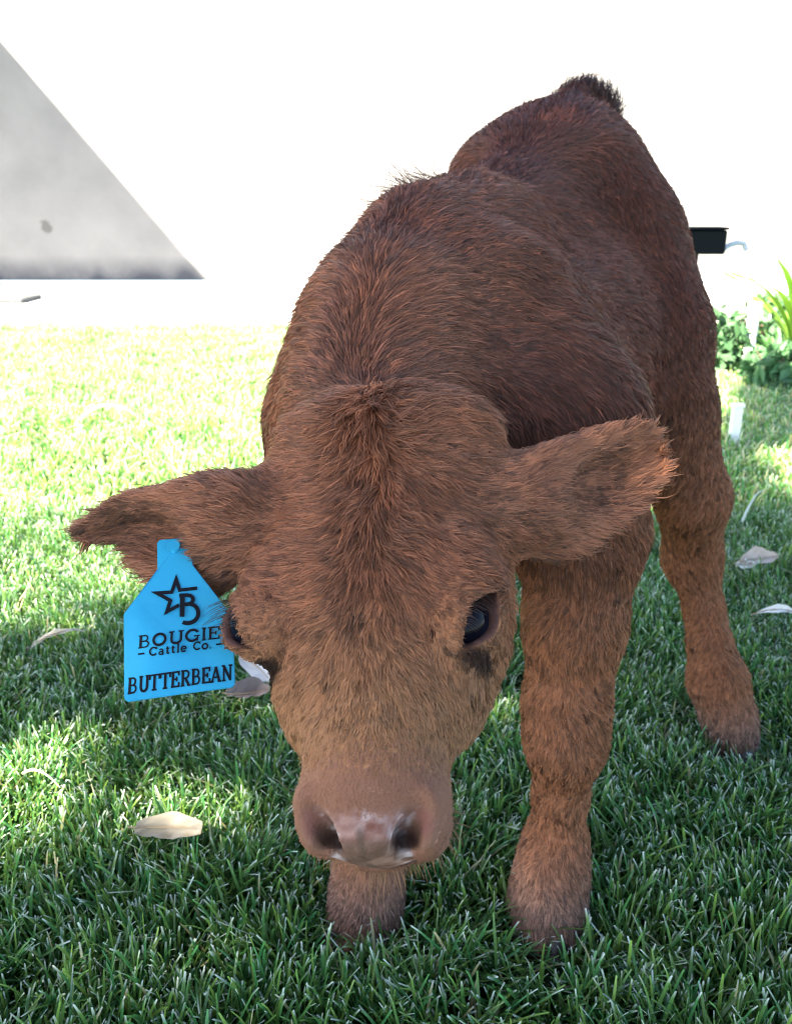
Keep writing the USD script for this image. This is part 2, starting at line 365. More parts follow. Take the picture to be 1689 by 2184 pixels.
def region(p):
    """Masks on the head, from 0 to 1."""
    q = tolocal(p); t, s, n = q.T
    hw = np.interp(t, [.219, .230, .2365, .2435, .250], [.0305, .0215, .0170, .0210, .0230])
    pad = sstep(.2225, .2300, t + .004 * (meshkit.noise(p * 300, 4) - .5)) * (1 - sstep(-.001, .0015, np.abs(s) - hw)) * sstep(-.0385, -.0365, n)
    eye = np.min([np.linalg.norm((p - EYE[k]) - ((p - EYE[k]) @ EYEAX[k][0])[:, None] * EYEAX[k][0], axis=1) + 9 * (((p - EYE[k]) @ EYEAX[k][0]) < 0) for k in (-1, 1)], 0)
    inside = np.zeros(len(p)); rim = np.zeros(len(p)); tear = np.zeros(len(p))
    for k in (-1, 1):
        z = p - EYE[k]; x, y, w = z @ EYEAX[k][1], z @ EYEAX[k][2], z @ EYEAX[k][0]
        al = np.abs(y) - .0092 * (1 - (x / .0165) ** 2)
        near = (w > 0) & (np.abs(x) < .024)
        inside = np.maximum(inside, near * (1 - sstep(.0002, .0012, al)))
        rim = np.maximum(rim, near * (1 - sstep(.0006, .0034, al)))
        c = H(.1490, k * .0555, -.022)
        z = (p - c); tear = np.maximum(tear, 1 - sstep(.6, 1.15, np.sqrt(((z @ AT) / .0065) ** 2 + ((z @ AS - k * .2 * (z @ AT)) / .0145) ** 2 + ((z @ AN) / .02) ** 2)))
    nos = np.zeros(len(p))
    for k in (-1, 1):
        d = np.minimum(rcone(p, H(.2190, k * .0330, -.004), H(.2370, k * .0192, -.0175), .0028, .0054), np.minimum(rcone(p, H(.2185, k * .0325, .000), H(.2330, k * .0215, -.0100), .0018, .0030), rcone(p, H(.228, k * .0265, -.011), H(.2395, k * .0192, -.0205), .0030, .0062)))
        nos = np.maximum(nos, 1 - sstep(-.0005, .0022, d))
    return t, s, n, pad, inside, rim, tear, nos

def coat_color(p, w, seed=0):
    wg = dict(zip(GROUPS, w.T)); t, s, n = tolocal(p).T
    trunk, face, low, leg = np.array([[.215, .068, .041], [.58, .222, .110], [.96, .480, .235], [.66, .270, .130]])
    hd = np.clip(wg["head"], 0, 1)[:, None]; ear = (wg["earl"] + wg["earr"])[:, None]; lg = (wg["leg"] + wg["hindleg"] * (1 - sstep(.26, .56, p[:, 2])))[:, None]
    f = face + (low - face) * sstep(.10, .19, t)[:, None]
    dark = (1 - sstep(.006, .022, np.abs(s + .004 + .006 * np.sin(t * 60)))) * (1 - sstep(.12, .17, t)) * sstep(-.02, .02, t)
    f = f * (1 - .32 * dark[:, None])
    c = trunk * (1 - hd - ear - lg).clip(0, 1) + f * hd + np.array([.62, .255, .135]) * ear + leg * lg
    foot = (1 - sstep(.04, .11, p[:, 2]))[:, None]
    c = c * (1 - foot) + np.array([.52, .29, .21]) * foot
    c = c * (1 - .62 * wg['tail'][:, None])
    c = c * (1 - wg['neck'][:, None]) + wg['neck'][:, None] * np.array([.46, .168, .084])
    patch = meshkit.fbm(p * 22, 3, 5 + seed)[:, None]
    return c * (.80 + .40 * patch)

body.fix_normals() if False else None
VN = np.array(meshkit.arrays((np.array(body.vertices), np.array(body.faces)), True)[2])
bodyp = obj("body", body, M["skin"], calf, smooth=True)
V = np.array(body.vertices)
wv = weights(V)
t_, s_, n_, pad_, in_, rim_, tear_, nos_ = region(V)
col = coat_color(V, wv) * .50
def lerp(c, k, m): return c * (1 - m[:, None]) + np.asarray(k) * m[:, None]
muz = sstep(.200, .215, t_) * (wv[:, 0] > .5)
col = lerp(col, (.190, .098, .068), muz * .92)
for k in (-1, 1):
    z = (V - H(.2325, k * .0275, -.012)); al = np.sqrt(((z @ AT) / .011) ** 2 + ((z @ AS) / .009) ** 2 + ((z @ AN) / .010) ** 2)
    col = lerp(col, (.17, .068, .055), (1 - sstep(.5, 1.1, al)) * .8)
padc = np.array([.25, .135, .108]) + (meshkit.fbm(V * 230, 3, 3)[:, None] - .5) * np.array([.34, .26, .23])
hwv = np.interp(t_, [.219, .230, .2365, .2435, .250], [.0305, .0215, .0170, .0210, .0230])
crust_glint = meshkit.fbm(V * 260, 3, 9)
white = pad_ * np.clip((1 - sstep(.0015, .0075, hwv - np.abs(s_))) * (1 - sstep(.2385, .241, t_)) + sstep(.011, .017, np.abs(s_)) * sstep(.2405, .2425, t_) * (1 - sstep(.247, .250, t_)) + .55 * (1 - sstep(.004, .011, np.abs(s_ - .004))) * (1 - sstep(.230, .237, t_)), 0, 1) * sstep(.42, .62, crust_glint)  # white crust by the slits; lower corners painted as wet highlights
col = lerp(col, (0, 0, 0), pad_) + padc * pad_[:, None]
col = lerp(col, (.56, .48, .47), white * .85)
col = lerp(col, (.07, .055, .045), pad_ * (1 - sstep(.0008, .0026, np.abs(s_ + .001))) * sstep(.231, .237, t_) * .7)
col = lerp(col, (.105, .066, .042), pad_ * sstep(.2365, .2425, t_) * (.55 + .35 * crust_glint) * (1 - .7 * white))
col = lerp(col, (.014, .007, .006), nos_ * .97)  # nostril holes coloured near black, painting in their inner shade
col = lerp(col, (.030, .014, .012), rim_)
low_ = np.zeros(len(V))
for k in (-1, 1):
    z = V - EYE[k]; low_ = np.maximum(low_, rim_ * sstep(0, .006, (z @ EYEAX[k][2]) * (1 if EYEAX[k][2] @ AT > 0 else -1)))
col = lerp(col, (.20, .10, .085), low_ * .30)
col = lerp(col, (.022, .010, .009), tear_ * .95)
col = lerp(col, (.03, .014, .011), (1 - sstep(.0010, .0024, np.abs(n_ - (-.0385 + 7.0 * s_ * s_)))) * sstep(.222, .230, t_) * (wv[:, 0] > .3) * .9)
primvar(bodyp, "tint", np.clip(col, 0, 1))
for sd in (-1, 1):
    e = trimesh.creation.icosphere(4, .0178); e.apply_translation(EYE[sd] - .0012 * GAZE[sd])
    obj("eye", e, M["eyeball"], calf, smooth=True)

def flow(p, n, w):
    """Which way the coat lies at the points p, along the skin."""
    t, s, q = tolocal(p).T
    side = np.tanh(s / .022)[:, None]
    up = (1 - sstep(.09, .19, t))[:, None]
    fh = AT * (.16 + 1.05 * (1 - up)) + AS * side * (1.0 * up + .50 * (1 - up)) + AT * (.65 * np.exp(-(s / .011) ** 2))[:, None]
    cheek = sstep(.018, .055, -q)[:, None] * np.clip(np.abs(s) / .04, 0, 1)[:, None]
    fh = fh + cheek * (-AN * .9 + AT * .1)
    tr = HDG * .62 - UP * (1.05 * (1 - np.clip(n[:, 2:], 0, 1) ** 2) + .05)
    nk = HDG * .75 - UP * .45 + (LEFT * .55 * np.clip(((p - np.array([.0, .6, .5])) @ LEFT) / .09, -1, 1)[:, None])
    lg = np.broadcast_to(-UP + .12 * HDG, p.shape)
    tl = np.broadcast_to(-UP * .5 + HDG * .5 + .3 * UP, p.shape)
    out = {"head": fh, "neck": nk, "trunk": tr, "shoulder": -UP * .85 + HDG * .35 + np.zeros_like(p), "leg": lg, "hindleg": lg, "tail": np.where(p[:, 2:] > .70, UP * .9 + HDG * .2, -UP)}
    for g, k in (("earl", 1), ("earr", -1)):
        b, e1, e2, e3, L = EARS[k]; r = ((p - b) @ e2)[:, None]
        out[g] = e1 * 1.0 + e2 * np.tanh(r / .02) * .45
    d = sum(w[:, [i]] * out[g] for i, g in enumerate(GROUPS))
    for k in (-1, 1):                                          # away from the eyes
        z = p - EYE[k]; r_ = np.linalg.norm(z, axis=1)
        d = unit(d) + (1.9 * (1 - sstep(.018, .034, r_)))[:, None] * unit(z)
    d = d - (d * n).sum(1, keepdims=True) * n
    return unit(d)

def swirl(d, n, ang):
    c, s = np.cos(ang)[:, None], np.sin(ang)[:, None]
    return d * c + np.cross(n, d) * s

def grow():
    tri = V[body.faces]; cen = tri.mean(1); area = body.area_faces
    wf = weights(cen); t, s, n, pad, ins, rim, tear, nos = region(cen)
    fn = np.array(body.face_normals)
    facing = (fn * unit(CAM - cen)).sum(1)
    seen = .25 + .75 * sstep(-.35, 0.0, facing)
    g = dict(zip(GROUPS, wf.T)); hd = g["head"]; ear = g["earl"] + g["earr"]
    dens = 290e3 + hd * 1.15e6 + ear * 1.1e6 + g["neck"] * .25e6 + (g["leg"] + g["hindleg"]) * .22e6
    dens *= 1 + .3 * muzzle_mask(t, hd)
    dens *= seen * (1 - np.clip(np.maximum.reduce([pad, ins, nos]), 0, 1)) * (1 - .85 * rim) * (1 - .5 * tear) * (cen[:, 2] > .005)
    dens[cen[:, 1] > 1.0] *= .8
    m = dens * area
    count = rng.poisson(m * FURMUL)
    f = np.repeat(np.arange(len(m)), count)
    r1, r2 = np.sqrt(rng.random(len(f))), rng.random(len(f))
    bary = np.stack([1 - r1, r1 * (1 - r2), r1 * r2], 1)
    p = (tri[f] * bary[..., None]).sum(1); nn = unit((VN[body.faces[f]] * bary[..., None]).sum(1))
    return p, nn

def muzzle_mask(t, hd): return sstep(.176, .226, t) * (hd > .4)
FURMUL = 1.12

def fur():
    p, n = grow()
    w = weights(p); g = dict(zip(GROUPS, w.T)); t, s, q, pad, ins, rim, tear, nos = region(p)
    hd, ear = g["head"], g["earl"] + g["earr"]
    lg = g["leg"] + g["hindleg"]
    mz = muzzle_mask(t, hd)
    L = .0112 * (1 - hd - ear - lg).clip(0, 1) + hd * .0090 + ear * .0072 + lg * .0075 + g["neck"] * .004 + g["tail"] * .010
    tuft = np.exp(-((t - .012) / .025) ** 2 - (s / .022) ** 2) * hd
    L = L + tuft * .006
    hol_ = np.zeros(len(p))
    for k in (-1, 1):
        z = p - H(.2320, k * .0275, -.012); hol_ = np.maximum(hol_, 1 - sstep(.7, 1.15, np.sqrt(((z @ AT) / .013) ** 2 + ((z @ AS) / .011) ** 2 + ((z @ AN) / .012) ** 2)))
    L *= (1 - .50 * sstep(.140, .200, t) * (hd > .4)) * (1 - .80 * mz) * (1 - .93 * hol_)
    eyed = np.min([np.linalg.norm(p - EYE[k], axis=1) for k in (-1, 1)], 0)
    L *= .26 + .74 * sstep(.0195, .034, eyed)
    L *= np.exp(rng.normal(0, .22, len(p)))
    for k, gk in ((1, "earl"), (-1, "earr")):                   # longer hair inside the ears and along their lower edges
        b, e1, e2, e3, EL = EARS[k]; z = p - b
        L *= 1 + g[gk] * (.45 * sstep(.006, .022, -(z @ e2)) + .25 * sstep(.0, .5, (z @ e3) / .012 - .3))
    d = flow(p, n, w)
    a1 = meshkit.fbm(p * 42, 2, 21) - .5; a2 = meshkit.noise(p * 150, 22) - .5; a3 = meshkit.noise(p * 12, 23) - .5
    tous = (hd * (1 - sstep(.085, .135, t)) * np.exp(-(s / .040) ** 2))
    a1 = a1 + tous * 1.7 * (meshkit.noise(p * 62, 51) - .5); L = L * (1 + .45 * tous * rng.random(len(p)))
    soft = np.where(mz > .5, .6, 1.0)
    d = swirl(d, n, (a1 * .95 + a2 * .50 + a3 * .9 + rng.normal(0, .09, len(p)) * (1 + 1.8 * tuft)) * soft)
    lift = (.11 + .12 * rng.random(len(p)) + .18 * tuft + .14 * tous * rng.random(len(p)) + .4 * g["tail"] + .08 * ear + .25 * mz + .16 * np.clip(meshkit.noise(p * 70, 31) - .5, 0, 1))
    prof = np.array([-.08, .62, 1.0, 1.02])
    k = np.linspace(0, 1, 4)
    pts = p[:, None] + (L[:, None] * k)[..., None] * d[:, None] + (L * lift)[:, None, None] * (prof * np.array([.3, .75, .9, .95]))[None, :, None] * n[:, None]
    # strands gather into locks
    size = .0030 * hd + .0030 * ear + .0052 * (1 - hd - ear).clip(0, 1)
    order = rng.permutation(len(p))
    tree = cKDTree(p[order]); 
    seed = np.zeros(len(p), bool); near = np.full(len(p), -1)
    cell = np.floor(p / size.mean()).astype(np.int64)
    hash_ = (cell[:, 0] * 73856093) ^ (cell[:, 1] * 19349663) ^ (cell[:, 2] * 83492791)
    _, first = np.unique(hash_[order], return_index=True)
    seeds = order[first]
    # drop seeds in the coarse areas
    keep = rng.random(len(seeds)) < np.where(hd[seeds] + ear[seeds] > .5, 1.0, .8)
    seeds = seeds[keep]
    _, j = cKDTree(p[seeds]).query(p)
    lead = seeds[j]
    pull = (.55 + .3 * rng.random(len(p))) * (1 - .95 * mz)
    bend = (pts[lead] - p[lead][:, None]) * (L / L[lead])[:, None, None]
    gathered = p[lead][:, None] * .62 + p[:, None] * .38 + bend
    kk = (pull[:, None] * k ** 1.3)[..., None]
    pts = pts * (1 - kk) + gathered * kk
    pts[:, 2:] += rng.normal(0, .0006, (len(p), 2, 3))
    c = coat_color(p, w)
    tone = np.exp(rng.normal(0, .40, len(p)) + rng.normal(0, .18, len(p))[lead])
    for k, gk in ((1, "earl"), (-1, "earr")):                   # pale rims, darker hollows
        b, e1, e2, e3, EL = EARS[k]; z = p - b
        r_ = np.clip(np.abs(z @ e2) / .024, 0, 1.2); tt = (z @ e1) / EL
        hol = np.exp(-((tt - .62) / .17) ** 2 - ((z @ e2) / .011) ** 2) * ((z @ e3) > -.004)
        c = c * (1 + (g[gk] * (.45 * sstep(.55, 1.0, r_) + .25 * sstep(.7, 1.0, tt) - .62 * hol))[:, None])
    c = c * (tone ** (1 - .6 * mz))[:, None]
    fz = mz > rng.uniform(.15, .85, len(mz))
    c = lerp(c, (.245, .125, .082), np.where(fz, 1.0, .30 * mz))
    c = lerp(c, (.035, .015, .012), np.maximum(tear * .97, rim * .8))
    wd = (.00058 * hd + .00058 * ear + .00084 * (1 - hd - ear).clip(0, 1)) * (1 - .55 * mz)
    wd = wd[:, None] * np.array([1.0, .95, .7, .18])
    c = np.maximum(c, .004)
    return pts, wd, c / np.maximum(c.max(1, keepdims=True) / .92, 1), fz, unit(n + (rng.normal(0, .30, (len(p), 3))[lead] + rng.normal(0, .20, (len(p), 3))) * (1 - .8 * mz)[:, None] + .15 * d)

def curves(name, pts, widths, tint, mat_, parent, lie=None):
    n, k, _ = pts.shape
    cv = UsdGeom.BasisCurves.Define(stage, path(name, parent))
    cv.CreateTypeAttr("linear"); cv.CreateCurveVertexCountsAttr(Vt.IntArray.FromNumpy(np.full(n, k, np.int32)))
    cv.CreatePointsAttr(Vt.Vec3fArray.FromNumpy((pts.reshape(-1, 3) - origin(parent)).astype(np.float32)))
    cv.CreateWidthsAttr(Vt.FloatArray.FromNumpy(widths.reshape(-1).astype(np.float32))); cv.SetWidthsInterpolation("vertex")
    UsdShade.MaterialBindingAPI.Apply(cv.GetPrim()).Bind(mat_)
    primvar(cv.GetPrim(), "tint", tint, "uniform")
    if lie is None: lie = np.broadcast_to(unit(np.array([0, -.7, .7])), (n, 3))
    primvar(cv.GetPrim(), "lie", lie, "uniform", Sdf.ValueTypeNames.Vector3fArray)
    return cv.GetPrim()

if FUR:
    pts, wd, c, mz, lie = fur()
    q_ = tolocal(pts[:, 0]); hollow = np.zeros(len(pts), bool)
    for k in (-1, 1):
        z = pts[:, 0] - H(.2325, k * .0255, -.018); hollow |= ((z @ AT) / .0125) ** 2 + ((z @ AS) / .0115) ** 2 + ((z @ AN) / .018) ** 2 < .9
    ok = ~hollow; pts, wd, c, mz, lie = pts[ok], wd[ok], c[ok], mz[ok], lie[ok]
    print("hairs", len(pts))
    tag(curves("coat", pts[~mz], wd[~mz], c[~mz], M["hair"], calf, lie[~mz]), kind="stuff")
    tag(curves("muzzle_fuzz", pts[mz], wd[mz], c[mz], M["fuzz"], calf, lie[mz]), kind="stuff")

def strands(roots, dirs, lengths, sag, jitter, width, color, name, n=5, mat_=None):
    k = np.linspace(0, 1, n)
    d = unit(dirs + rng.normal(0, jitter, dirs.shape))
    pt = roots[:, None] + lengths[:, None, None] * (k[:, None] * d[:, None] + (k ** 2)[:, None] * sag[:, None])
    wdt = np.full((len(roots), 1), width) * (1 - .8 * k)
    return curves(name, pt, wdt, np.broadcast_to(color, (len(roots), 3)), mat_ or M["hair"], calf)

principled("horn", (.035, .026, .022), .45)
HOOFS = [(P(1163, 1985, .80), .038), (P(774, 1985, .80), .038), (P(1562, 1575, 1.055), .032), (np.array([.212, 1.02, .03]), .032)]
for c, r in HOOFS:
    fwd = unit(-HDG * .85 + np.array([-.1, -.2, 0])); sidev = np.cross(UP, fwd)
    for sgn in (-1, 1):
        claw = trimesh.creation.icosphere(3, 1.0); q = np.array(claw.vertices)
        q[:, 2] = np.where(q[:, 2] < -.45, -.45, q[:, 2])
        q[:, 0] *= 1 + .25 * (q[:, 2] < 0)
        base = np.array([c[0], c[1], .012]) - fwd * .004 + sidev * sgn * .0165
        w_ = base + q[:, :1] * fwd * .038 + q[:, 1:2] * sidev * .0155 + q[:, 2:] * UP * .022
        obj("hoof", (w_, np.array(claw.faces)), M["horn"], calf, smooth=True)

# lashes, long hairs on the withers, whiskers on the chin
for sd in (-1, 1):
    g, lo, ac = EYEAX[sd]
    upv = ac if ac @ AT < 0 else -ac
    x = np.linspace(-.014, .008, 24)
    root = EYE[sd] + x[:, None] * lo + (.0092 * (1 - (x / .0165) ** 2))[:, None] * upv + .0165 * g
    dirs = g * 1.0 + upv * .25 + AT * .5 + np.zeros((len(x), 3)) - lo * .15
    strands(root, dirs, rng.uniform(.014, .022, len(x)), AT * .25 + np.zeros((len(x), 3)), .12, .00045, (.10, .06, .045), "eyelashes")
def tufts(name, mask, dirs, lengths, number, jitter, width, color, sag):
    idx = rng.choice(np.nonzero(mask)[0], number)
    return strands(V[idx] - .001 * VN[idx], dirs(idx), rng.uniform(*lengths, number), sag + np.zeros((number, 3)), jitter, width, color, name)
wz = (np.linalg.norm(V - P(885, 415, .78), axis=1) < .035) & (VN[:, 2] > .2)
if wz.sum() > 5: tufts("withers_hair", wz, lambda i: VN[i] * .8 - np.array([.9, 0, 0]), (.018, .045), 130, .35, .0007, (.22, .11, .07), UP * -.15)
ch = (t_ > .205) & (n_ < -.045) & (np.abs(s_) < .04) & (wv[:, 0] > .5)
if ch.sum() > 5: tufts("chin_whiskers", ch, lambda i: VN[i] + AT * .5, (.007, .015), 900, .3, .0006, (.62, .33, .16), UP * -.2)

# ------------------------------------------------------------------ ground, paving, wall
def box(lo, hi, bevel=0.0):
    lo, hi = np.asarray(lo, float), np.asarray(hi, float)
    if not bevel: 
        return trimesh.creation.box(hi - lo, transform=trimesh.transformations.translation_matrix((lo + hi) / 2))
    pts = [c + s * np.array([bevel * (k != a) for a in range(3)]) for k in range(3) for s_ in [0] for c, s in ((np.where(m, hi, lo), np.where(m, -1, 1)) for m in np.ndindex(2, 2, 2))]
    return trimesh.convex.convex_hull(np.array(pts))

def cyl(a, b, ra, rb=None, n=14):
    rb = ra if rb is None else rb
    a, b = np.asarray(a, float), np.asarray(b, float); d = unit(b - a)
    e = unit(np.cross(d, [0, 0, 1.0] if abs(d[2]) < .9 else [1.0, 0, 0])); g = np.cross(d, e)
    th = np.arange(n) * 2 * np.pi / n; ring = np.cos(th)[:, None] * e + np.sin(th)[:, None] * g
    v = np.vstack([a + ra * ring, b + rb * ring, [a], [b]]); i = np.arange(n); j = (i + 1) % n
    f = np.vstack([np.c_[i, j, j + n], np.c_[i, j + n, i + n], np.c_[j, i, i * 0 + 2 * n], np.c_[i + n, j + n, i * 0 + 2 * n + 1]])
    return trimesh.Trimesh(v, f, process=False)

def tube(pts, radii, n=7):
    v, f = [], []
    pts = np.asarray(pts, float); t = unit(np.gradient(pts, axis=0))
    e = unit(np.cross(t, [.3, .2, 1.0])); g = np.cross(t, e); th = np.arange(n) * 2 * np.pi / n
    v = (pts[:, None] + np.broadcast_to(radii, (len(pts),))[:, None, None] * (np.cos(th)[None, :, None] * e[:, None] + np.sin(th)[None, :, None] * g[:, None])).reshape(-1, 3)
    for k in range(len(pts) - 1):
        for i in range(n):
            j = (i + 1) % n; f += [[k * n + i, k * n + j, k * n + n + j], [k * n + i, k * n + n + j, k * n + n + i]]
    return trimesh.Trimesh(v, f, process=False)

YL, YW = 4.66, 7.5                                            # where the lawn ends, where the wall stands
tag(obj("ground", (np.array([[-200, -200, -.10], [200, -200, -.10], [200, 200, -.10], [-200, 200, -.10]]), np.array([[0, 1, 2], [0, 2, 3]])), M["soil"]), kind="structure")
gx, gy = np.meshgrid(np.linspace(-14, 14, 141), np.linspace(-7, YL, 90), indexing="ij")
lv = np.stack([gx, gy, .012 * (meshkit.fbm(np.stack([gx * 2.2, gy * 2.2, gx * 0], -1), 3, 2) - .5)], -1).reshape(-1, 3)
q = np.arange(141 * 90).reshape(141, 90)
tag(obj("lawn_soil", (lv, np.stack([q[:-1, :-1], q[1:, :-1], q[1:, 1:], q[:-1, 1:]], -1).reshape(-1, 4)), M["soil"], smooth=True), kind="structure")
speckled("concrete", (.42, .41, .39), (.52, .51, .49), 6, .9, .25)
_r = P(97, 482, 1.0) - CAM; SPOT = CAM + _r * (YW / _r[1])
M["stucco"] = mat("stucco", {"g": ("geometry", {}), "n": ("noise_texture", {"scale": 1.6, "detail": 5, "roughness": .6}), "r": ("rgb_ramp", {"ramp": [(0, (.130, .129, .132)), (.38, (.150, .149, .153)), (.62, (.184, .182, .186)), (1, (.205, .203, .207))]}),
    "n2": ("noise_texture", {"scale": 140, "detail": 4}), "b": ("bump", {"strength": .35, "distance": .006}), "x": ("separate_xyz", {}),
    "d": ("map_range", {"from_min": .03, "from_max": .24, "to_min": 2.0, "to_max": 0.0, "clamp": True}), "n3": ("noise_texture", {"scale": 3.5, "detail": 3}), "dm": ("math", {"math_type": "multiply"}), "dx": ("map_range", {"from_min": -1.75, "from_max": -1.45, "to_min": 1.0, "to_max": 0.0, "clamp": True}), "dm2": ("math", {"math_type": "multiply"}), "base_dark": ("mix_color", {"b": (.034, .038, .05)}),  # wall darker towards its bottom, on the left part only
    "sp": ("noise_texture", {"scale": 2.3, "detail": 2}), "sr": ("map_range", {"from_min": .72, "from_max": .80, "to_min": 0, "to_max": .5, "clamp": True}), "st": ("mix_color", {"b": (.16, .15, .15)}),
    "mp": ("mapping", {"mapping_type": "texture", "location": SPOT, "scale": (.09, 5.0, .13)}), "gt": ("gradient_texture", {"gradient_type": "spherical"}), "gm": ("math", {"math_type": "multiply"}), "gs": ("map_range", {"from_min": .18, "from_max": .32, "to_min": 0, "to_max": .65, "clamp": True}), "ns": ("noise_texture", {"scale": 14, "detail": 3}), "spot": ("mix_color", {"b": (.05, .048, .046)}),
    "p": ("principled_bsdf", {"roughness": .9})},
    [("g.position", "mp.vector"), ("mp.vector", "gt.vector"), ("gt.fac", "gm.value1"), ("g.position", "ns.vector"), ("ns.fac", "gm.value2"), ("gm.value", "gs.value"), ("gs.result", "spot.fac"), ("base_dark.result", "spot.a"), ("spot.result", "p.base_color"), ("g.position", "n.vector"), ("n.fac", "r.fac"), ("g.position", "n2.vector"), ("n2.fac", "b.height"), ("b.normal", "p.normal"), ("g.position", "x.vector"), ("x.z", "d.value"), ("g.position", "n3.vector"), ("d.result", "dm.value1"), ("n3.fac", "dm.value2"),
     ("g.position", "sp.vector"), ("sp.fac", "sr.value"), ("r.color", "st.a"), ("sr.result", "st.fac"), ("st.result", "base_dark.a"), ("x.x", "dx.value"), ("dm.value", "dm2.value1"), ("dx.result", "dm2.value2"), ("dm2.value", "base_dark.fac")])
principled("steel_trim", (.42, .52, .55), .5)
tag(obj("patio", box((-14, YL, -.10), (14, YW + .3, -.02), .01), M["concrete"]), kind="structure")
wall = thing("stucco_wall", "tall pale stucco wall behind the lawn, half in sharp diagonal shade", "wall", (0, YW, 0))
obj("wall_face", box((-9, YW, .035), (9, YW + .2, 3.6)), M["stucco"], wall)
obj("drip_trim", box((-9, YW - .012, .008), (9, YW + .19, .033)), M["steel_trim"], wall)
obj("footing", box((-9, YW - .03, -.09), (9, YW + .18, .006)), M["concrete"], wall)
slab = thing("shadow_slab", "flat dark grey slab added on the pale paving at the left edge in place of a shadow", "added slab", (*G(-10, 636)[:2], -.02))  # added slab, coloured to stand in for a patch of shadow
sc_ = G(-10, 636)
obj("slab_body", box((sc_[0] - .5, sc_[1] - .16, -.0195), (sc_[0] + .26, sc_[1] + .20, .012), .006), speckled("shadow_grey", (.05, .055, .06), (.075, .08, .085), 20, .9), slab)
obj("slab_foot", box((sc_[0] - .48, sc_[1] - .14, -.03), (sc_[0] + .24, sc_[1] + .18, -.0197)), M["shadow_grey"], slab)
# the porch roof whose edge throws the slanting shade on the wall (left of the picture)
principled("roofing", (.30, .29, .28), .8); principled("fascia", (.7, .7, .68), .5)
RC = np.array([-1.62, YW, .03]) + TOSUN * (3.0 / TOSUN[2])
porch = thing("porch_roof", "flat porch roof fixed to the wall, beyond the left edge of the picture", "roof", (RC[0] - 2, RC[1], 2.9))
obj("roof_slab", box((RC[0] - 4.5, RC[1], RC[2] - .10), (RC[0], YW - .004, RC[2])), M["roofing"], porch)
obj("fascia_board", box((RC[0] - 4.5, RC[1] - .022, RC[2] - .14), (RC[0], RC[1] - .002, RC[2] - .01)), M["fascia"], porch)

# ------------------------------------------------------------------ grass
def blades(n, radius, hmin, hmax, w, seed, lean=.35, seg=3, dry=.04, gain=1.0):
    r = np.random.default_rng(seed)
    v, f, c = [], [], []
    mean = r.normal(0, .18, 2)
    for _ in range(n):
        a, rad = r.uniform(0, 2 * np.pi), radius * math.sqrt(r.random())
        base = np.array([rad * math.cos(a), rad * math.sin(a), -.008])
        h = r.uniform(hmin, hmax); dirn = r.normal(0, 1, 2); dirn = dirn / np.linalg.norm(dirn) * abs(r.normal(lean, .22)) + mean
        if r.random() < .06: dirn *= 2.4
        face = r.uniform(0, np.pi); side = np.array([math.cos(face), math.sin(face), 0]); ww = w * r.uniform(.7, 1.3)
        hue = r.random(); g = np.array([.045, .180, .054]) * (1 - hue) + np.array([.150, .250, .045]) * hue
        if r.random() < dry: g = np.array([.34, .32, .16])
        g = g * r.uniform(.55, 1.3) * gain
        tipc = np.array([.66, .74, .66]) * r.uniform(.5, 1.2) if r.random() < .6 else g * 1.6
        k0 = len(v)
        curl = r.uniform(.5, 1.4)
        for k in range(seg + 1):
            t = (0, .45, .88, 1)[k] if seg == 3 else k / seg
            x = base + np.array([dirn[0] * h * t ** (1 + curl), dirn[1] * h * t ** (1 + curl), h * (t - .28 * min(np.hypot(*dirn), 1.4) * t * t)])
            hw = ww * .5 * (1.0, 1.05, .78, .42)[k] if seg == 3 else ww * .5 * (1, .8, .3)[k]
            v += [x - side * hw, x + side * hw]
            shade = (.34, .80, 1.05, 0)[k] if seg == 3 else (.6, 1, 0)[k]  # blade feet darkened, painting the shade of the gaps between blades
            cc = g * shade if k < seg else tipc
            c += [cc, cc]
            if k: f += [[k0 + 2 * k - 2, k0 + 2 * k - 1, k0 + 2 * k + 1], [k0 + 2 * k - 2, k0 + 2 * k + 1, k0 + 2 * k]]
    return np.array(v), np.array(f), np.clip(np.array(c), .003, .9)

